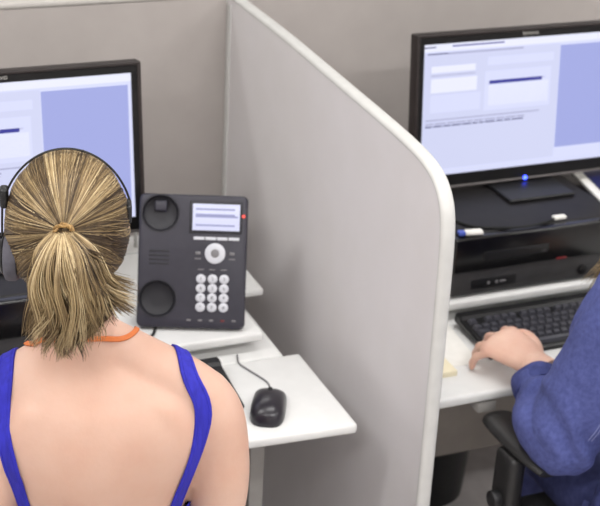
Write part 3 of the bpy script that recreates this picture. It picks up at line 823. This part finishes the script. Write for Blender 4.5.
# ponytail
CEN = [(-.021, -.030, 1.306), (-.021, -.050, 1.312), (-.017, -.074, 1.300), (-.011, -.086, 1.268), (-.003, -.088, 1.232), (-.005, -.080, 1.196), (-.013, -.070, 1.162), (-.015, -.060, 1.132)]
WID = [(.008, .007), (.016, .012), (.038, .024), (.052, .031), (.058, .036), (.057, .036), (.048, .030), (.033, .022)]
CW = smooth_path([c+w for c, w in zip(CEN, WID)], 60)
locks = []
for i in range(120):
    a = random.uniform(0, 2*math.pi); r_ = math.sqrt(random.random())
    x_ = r_*math.cos(a); end = random.uniform(.84, 1.0) - (.30*x_ if x_ > 0 else -.10*x_)
    if x_ > .35: end -= random.uniform(0, .08)
    if random.random() < .16: end -= .2
    locks.append((x_, r_*math.sin(a), end, random.uniform(0, 6.28), random.uniform(.5, 1.6), random.uniform(-1, 1), random.gauss(.52, .2)))
PS = []
for i in range(2400):
    x_, y_, end, ph_, fq, flip, sh = random.choice(locks)
    jx, jy = random.gauss(0, .07), random.gauss(0, .07); e = min(1, end*random.uniform(.9, 1.02)); pts = []
    for k in range(20):
        t_ = e*k/19; c = CW[min(60, int(t_*60))]
        f_ = t_*60-int(t_*60); c2 = CW[min(60, int(t_*60)+1)]; c = [c[j]*(1-f_)+c2[j]*f_ for j in range(5)]
        spread_ = min(1, t_*3)
        wav = .0035*spread_*math.sin(fq*5*t_+ph_) + .016*max(0, t_-.25)*math.sin(10*t_+ph_)
        fl = max(0, (k/19-.65)/.35)**2
        tw = x_*(1-.0*t_)
        pts.append(V((c[0]+(tw+jx*min(1, .4+t_))*c[3]*(1+.1*fl) + wav + fl*(.010*flip + .014*max(0, x_) - .006*max(0, -x_)), c[1]+(y_+jy)*c[4]+.004*spread_*math.cos(fq*5*t_+ph_)-fl*.012*abs(flip), c[2]+.004*math.sin(ph_+i)*t_+fl*(.008*abs(flip)+.016*max(0, x_)))))
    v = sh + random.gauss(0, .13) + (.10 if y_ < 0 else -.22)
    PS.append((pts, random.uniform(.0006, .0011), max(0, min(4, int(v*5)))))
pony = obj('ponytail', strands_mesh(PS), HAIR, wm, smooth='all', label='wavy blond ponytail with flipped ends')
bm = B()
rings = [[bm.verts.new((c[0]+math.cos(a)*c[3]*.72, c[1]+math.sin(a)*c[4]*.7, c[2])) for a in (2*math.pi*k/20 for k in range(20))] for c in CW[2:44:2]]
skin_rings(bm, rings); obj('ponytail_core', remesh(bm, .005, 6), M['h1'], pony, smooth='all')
bm = B()
ax = V((0, -1, .15)).normalized(); u_ = V((1, 0, 0)); v_ = ax.cross(u_)
for off, ph_ in ((0, 0), (.004, 2.1), (-.004, 4.2)):
    tube(bm, [tuple(TIE + V((0, -.012, .004)) + u_*math.cos(a)*(.0120+.0018*math.sin(6*a+ph_)) + v_*math.sin(a)*(.0105+.0018*math.sin(6*a+ph_)) + ax*(off*.7+.0018*math.cos(6*a+ph_))) for a in (2*math.pi*k/72 for k in range(73))], .0018, 8)
obj('hair_tie', bm, M['gold'], wm, smooth='all', label='braided gold brown hair tie')

# headset (worn, so a thing of its own)
hs = thing('headset', 'black headset with thin wire band over the blond hair', 'headset', wm.location, -ANG)
bm = B()
arc = [(-.108, .055, 1.262)] + [(HC.x+.0925*math.cos(a), .072, HC.z+.012+.1165*math.sin(a)) for a in (R(165-k*145/24) for k in range(25))]
tube(bm, arc, .0016, 8, 48); obj('headband', bm, M['black'], hs)
bm = B(); cyl(bm, (-.084, .045, 1.236), (-.104, .047, 1.236), .036, n=28, bev=.006); obj('ear_cushion', bm, M['cushion'], hs, label='grey foam ear cushion')
bm = B(); cyl(bm, (-.1035, .047, 1.236), (-.114, .048, 1.236), .027, .022, n=24, bev=.003); obj('ear_cup', bm, M['black'], hs)
bm = B(); box(bm, (-.110, .060, 1.300), (-.098, .080, 1.330), .004, 3); obj('slider', bm, M['black'], hs)
bm = B(); box(bm, (.062, .055, 1.278), (.072, .085, 1.306), .004, 3); obj('temple_pad', bm, M['black'], hs)
bm = B(); tube(bm, [(-.12, .085, 1.255), (-.115, .14, 1.215), (-.085, .20, 1.185), (-.05, .215, 1.182)], .0025, 8, 20); ellipsoid(bm, (-.045, .215, 1.182), (.012, .008, .008), 14, 10); obj('microphone_boom', bm, M['black'], hs)

c2 = make_chair('black armless office chair under the woman in the blue tank top', False); wl = V((-.675, -1.25, 0)); rot = Matrix.Rotation(-ANG, 3, 'Z')
q = wl + rot @ V((.02, .10, 0)); place(c2, q.x, q.y, 0, -ANG)

# ---- person in the denim jacket ------------------------------------------
dn = thing('person', 'person in blue denim jacket at the right edge, hand on keyboard', 'person', (.51, -1.25, 0), 0)
X0 = V((.51, -1.25, 0))
def D(x, y, z): return V((x, y, z)) - X0
SH = D(.352, -1.175, 1.015); EL = D(.258, -1.125, .700); WR = D(.280, -.985, .748); HW = D(.298, -.957, .758)
DH = D(.575, -1.045, 1.215)
bm = B()
loft(bm, [(0, -.04, .44, .17, .12), (0, -.04, .52, .18, .13), (0, -.03, .65, .155, .115), (0, 0, .78, .15, .11), (0, .035, .90, .16, .11), (0, .06, .98, .15, .095), (.005, .085, 1.03, .10, .07), (.01, .11, 1.07, .058, .055), (.02, .14, 1.12, .052, .052), (.028, .175, 1.17, .052, .054)], sub=30)
RS = V((-SH.x, SH.y, SH.z)); RE = V((.24, .11, .72)); RW = V((.19, .30, .75))
for s_, e_, w_ in ((SH, EL, WR), (RS, RE, RW)):
    tube(bm, [tuple(s_.lerp(V((0, .08, 1.06)), .8))+(.045,), tuple(s_)+(.05,), tuple(s_.lerp(e_, .5))+(.045,), tuple(e_)+(.037,), tuple(e_.lerp(w_, .5))+(.033,), tuple(w_)+(.024,)], .04, 16, 30)
tube(bm, [tuple(EL.lerp(WR, .7))+(.028,), tuple(WR)+(.026,), tuple(HW)+(.026,)], .026, 16, 10)
tips = hand(bm, HW, (-.28, .95, .04), (.95, .28, .28), (-.2, .05, 1), (33, 64, 80), spread=2.2, scale=1.15, thumb_bend=.2)
hand(bm, RW, (-.15, .98, -.12), (-1, 0, 0), (0, 0, 1), (20, 45, 60), scale=.95)
pd = head(bm, DH, R(-18))
dbody = remesh(bm, .0023, 3)
obj('body', dbody, M['skin2'], dn, smooth='all')
face_parts(pd, dn)
# jacket
def fold(me, fn):
    for v in me.vertices: pass
    ns = [v.normal.copy() for v in me.vertices]
    for v, n_ in zip(me.vertices, ns): v.co += n_*fn(v.co)
    me.update()
bm = B()
loft(bm, [(-.0, -.02, .51, .222, .185), (0, -.02, .58, .218, .175), (0, -.025, .65, .20, .155), (0, 0, .78, .18, .135), (0, .035, .90, .188, .132), (0, .06, .98, .175, .115), (.005, .088, 1.03, .135, .10), (.008, .10, 1.06, .105, .09), (.01, .11, 1.09, .082, .078)], sub=26)
for s_, e_, w_, in ((RS, RE, RW),):
    tube(bm, [tuple(s_.lerp(V((0, .08, 1.06)), .55))+(.06,), tuple(s_)+(.07,), tuple(s_.lerp(e_, .5))+(.064,), tuple(e_)+(.056,), tuple(e_.lerp(w_, .5))+(.048,), tuple(e_.lerp(w_, .92))+(.038,)], .06, 20, 30)
jk = remesh(bm, .007, 5)
fold(jk, lambda c: .006*noise.noise(c*9) + .003*noise.noise(c*24+V((3, 1, 2))))
jko = obj('jacket', jk, M['denim_dark'], dn, smooth='all')
bm = B(); tube(bm, [tuple(D(.51-.225*math.cos(a), -1.27-.188*math.sin(a), .530)) for a in (2*math.pi*k/60 for k in range(61))], .014, 8, squash=1.6); obj('waistband', bm, M['denim'], jko)
# visible sleeve
bm = B()
mid = SH.lerp(EL, .5)
tube(bm, [tuple(SH.lerp(V((0, .08, 1.06)), .5))+(.062,), tuple(SH)+(.078,), tuple(mid)+(.076,), tuple(SH.lerp(EL, .85))+(.071,), tuple(EL+V((.004, -.010, -.006)))+(.064,), tuple(EL+V((-.012, .035, .006)))+(.058,), tuple(EL.lerp(WR, .55)+V((-.008, -.004, .0)))+(.052,), tuple(EL.lerp(WR, .86))+(.043,), tuple(EL.lerp(WR, .97))+(.037,)], .06, 32, 60)
ellipsoid(bm, EL.lerp(SH, .12)+V((.0, .015, .01)), (.062, .062, .062))
sl = remesh(bm, .0038, 5)
ELw = EL; crease = V((-.02, .07, .05))
axis = (WR-EL).normalized(); uax = (SH-EL).normalized()
def sleeve_fold(c):
    a = (c-EL).dot(axis); u = (c-EL).dot(uax)
    near = math.exp(-((u-.03)/.07)**2)
    cuffz = math.exp(-((a-.115)/.05)**2)
    w = 1.2*math.sin((u*.8+c.x*.9-c.z*.2)*85+3*noise.noise(c*12))
    return .0042*near*w + .003*cuffz*math.sin(a*150+4*noise.noise(c*14)) + .005*noise.noise(c*13+V((2, 5, 1))) + .0008*noise.noise(c*40)
fold(sl, sleeve_fold)
slo = obj('sleeve', sl, M['denim'], dn, smooth='all')
SB = bvh_of(sl)
bm = B()
cd = (WR-EL).normalized(); cx_ = cd.orthogonal().normalized(); cy_ = cd.cross(cx_); cc = EL.lerp(WR, .97)
n = 32; prof = [(-.036, .044), (-.034, .0505), (-.018, .051), (-.003, .0485), (.003, .0455), (.003, .040), (-.02, .038)]
rings = [[bm.verts.new(cc + cd*h + (cx_*math.cos(2*math.pi*k/n)+cy_*math.sin(2*math.pi*k/n))*(r_+.0015*math.sin(5*2*math.pi*k/n))) for k in range(n)] for h, r_ in prof]
skin_rings(bm, rings, caps=False); cf = obj('cuff', bm, M['denim_dark'], slo, smooth=50)
def seam(offs, a, b, name='seam'):
    for o_ in offs:
        P = []
        for k in range(31):
            c = a.lerp(b, k/30); h = SB.ray_cast(c + V(o_) + V((-.35, -.85, .42)).normalized()*.4, -V((-.35, -.85, .42)).normalized())
            if h[0] is not None: P.append(tuple(h[0]+h[1]*.0006))
        if len(P) > 4:
            bm = B(); tube(bm, P, .0011, 6); obj(name, bm, M['stitch'], slo)
seam(((.040, 0, -.012), (.047, 0, -.014)), SH + V((.0, 0, -.02)), EL + V((.0, 0, .01)))
legs(dn, -.04, .42, .02, M['jeans'])
# loose hair
random.seed(5)
DO = DH + V((0, -.012, .018))
PS = []
for i in range(1500):
    a = random.uniform(-2.75, 2.75) - math.pi/2; el = random.uniform(.1, 1.45)
    # start on scalp
    d = V((math.cos(a)*math.cos(el), math.sin(a)*math.cos(el), math.sin(el)))
    pts = []
    out = V((d.x, d.y, 0)).normalized() if V((d.x, d.y, 0)).length > .05 else V((random.choice((-1, 1)), 0, 0))
    if out.y > .55: out = V((math.copysign(.9, out.x), .43, 0))
    L_ = random.uniform(.16, .26); lay = random.uniform(.0, .012); wv = random.uniform(0, 6)
    for k in range(14):
        u = k/13
        if u < .45:
            e = el*(1-u/.45)
            dd = V((out.x*math.cos(e), out.y*math.cos(e), math.sin(e)))
            pts.append(DO + V((dd.x*(.084+lay), dd.y*(.108+lay), dd.z*(.112+lay))))
        else:
            w_ = (u-.45)/.55
            pts.append(DO + V((out.x*(.086+lay+.012*math.sin(w_*3+wv)), out.y*(.110+lay), -L_*w_)) + V((.004*math.sin(w_*9+wv), .004*math.cos(w_*7+wv), 0)))
    PS.append((pts, random.uniform(.0007, .0012), random.choice((0, 1, 1, 2, 2, 3))))
# lock falling forward over the left shoulder
for i in range(160):
    a0 = D(.50, -1.02, 1.20); a1 = D(.455, -1.005, 1.08); a2 = D(.435, -.985, .98); a3 = D(.415, -.965, .915)
    j = V((random.gauss(0, .010), random.gauss(0, .010), random.gauss(0, .006)))
    PS.append(([V(q_) + j*(.6+.6*k/15) + V((.004*math.sin(k*.7+i % 7), 0, 0)) for k, q_ in enumerate(smooth_path([tuple(a0), tuple(a1), tuple(a2), tuple(a3+V((0, 0, random.gauss(0, .015))))], 15))], .0009, random.choice((1, 2, 3, 3))))
dh = obj('hair', strands_mesh(PS), HAIR, dn, smooth='all', label='loose dark blond hair')
bm = B(); ellipsoid(bm, DO, (.082, .105, .109))
for v in bm.verts:
    if v.co.z < DO.z-.02 and v.co.y > DO.y: v.co.y = DO.y-.01
obj('hair_cap', bm, M['h1'], dh, smooth='all')

# ------------------------------------------------------------------ world, camera
w = bpy.data.worlds.new('world'); S.world = w; w.use_nodes = True
w.node_tree.nodes['Background'].inputs['Color'].default_value = (.8, .82, .85, 1); w.node_tree.nodes['Background'].inputs['Strength'].default_value = .2
cam = bpy.data.cameras.new('camera'); co = bpy.data.objects.new('camera', cam); COL.objects.link(co)
cam.sensor_width = 36; cam.lens = 1414.6/600*36; cam.clip_start = .05
yaw, pitch, roll = .4209, .4375, .0550
fw = V((math.sin(yaw)*math.cos(pitch), math.cos(yaw)*math.cos(pitch), -math.sin(pitch)))
r0 = V((math.cos(yaw), -math.sin(yaw), 0)); u0 = r0.cross(fw)
r1 = r0*math.cos(roll)+u0*math.sin(roll); u1 = -r0*math.sin(roll)+u0*math.cos(roll)
mw = Matrix((r1, u1, -fw)).transposed().to_4x4(); mw.translation = (-1.1155, -2.9698, 2.0968)
co.matrix_world = mw
cam.dof.use_dof = True; cam.dof.focus_distance = 2.02; cam.dof.aperture_fstop = 8
S.camera = co
S.view_settings.view_transform = 'Standard'; S.view_settings.look = 'None'; S.view_settings.gamma = 1
S.view_settings.use_curve_mapping = False; S.view_settings.exposure = 0
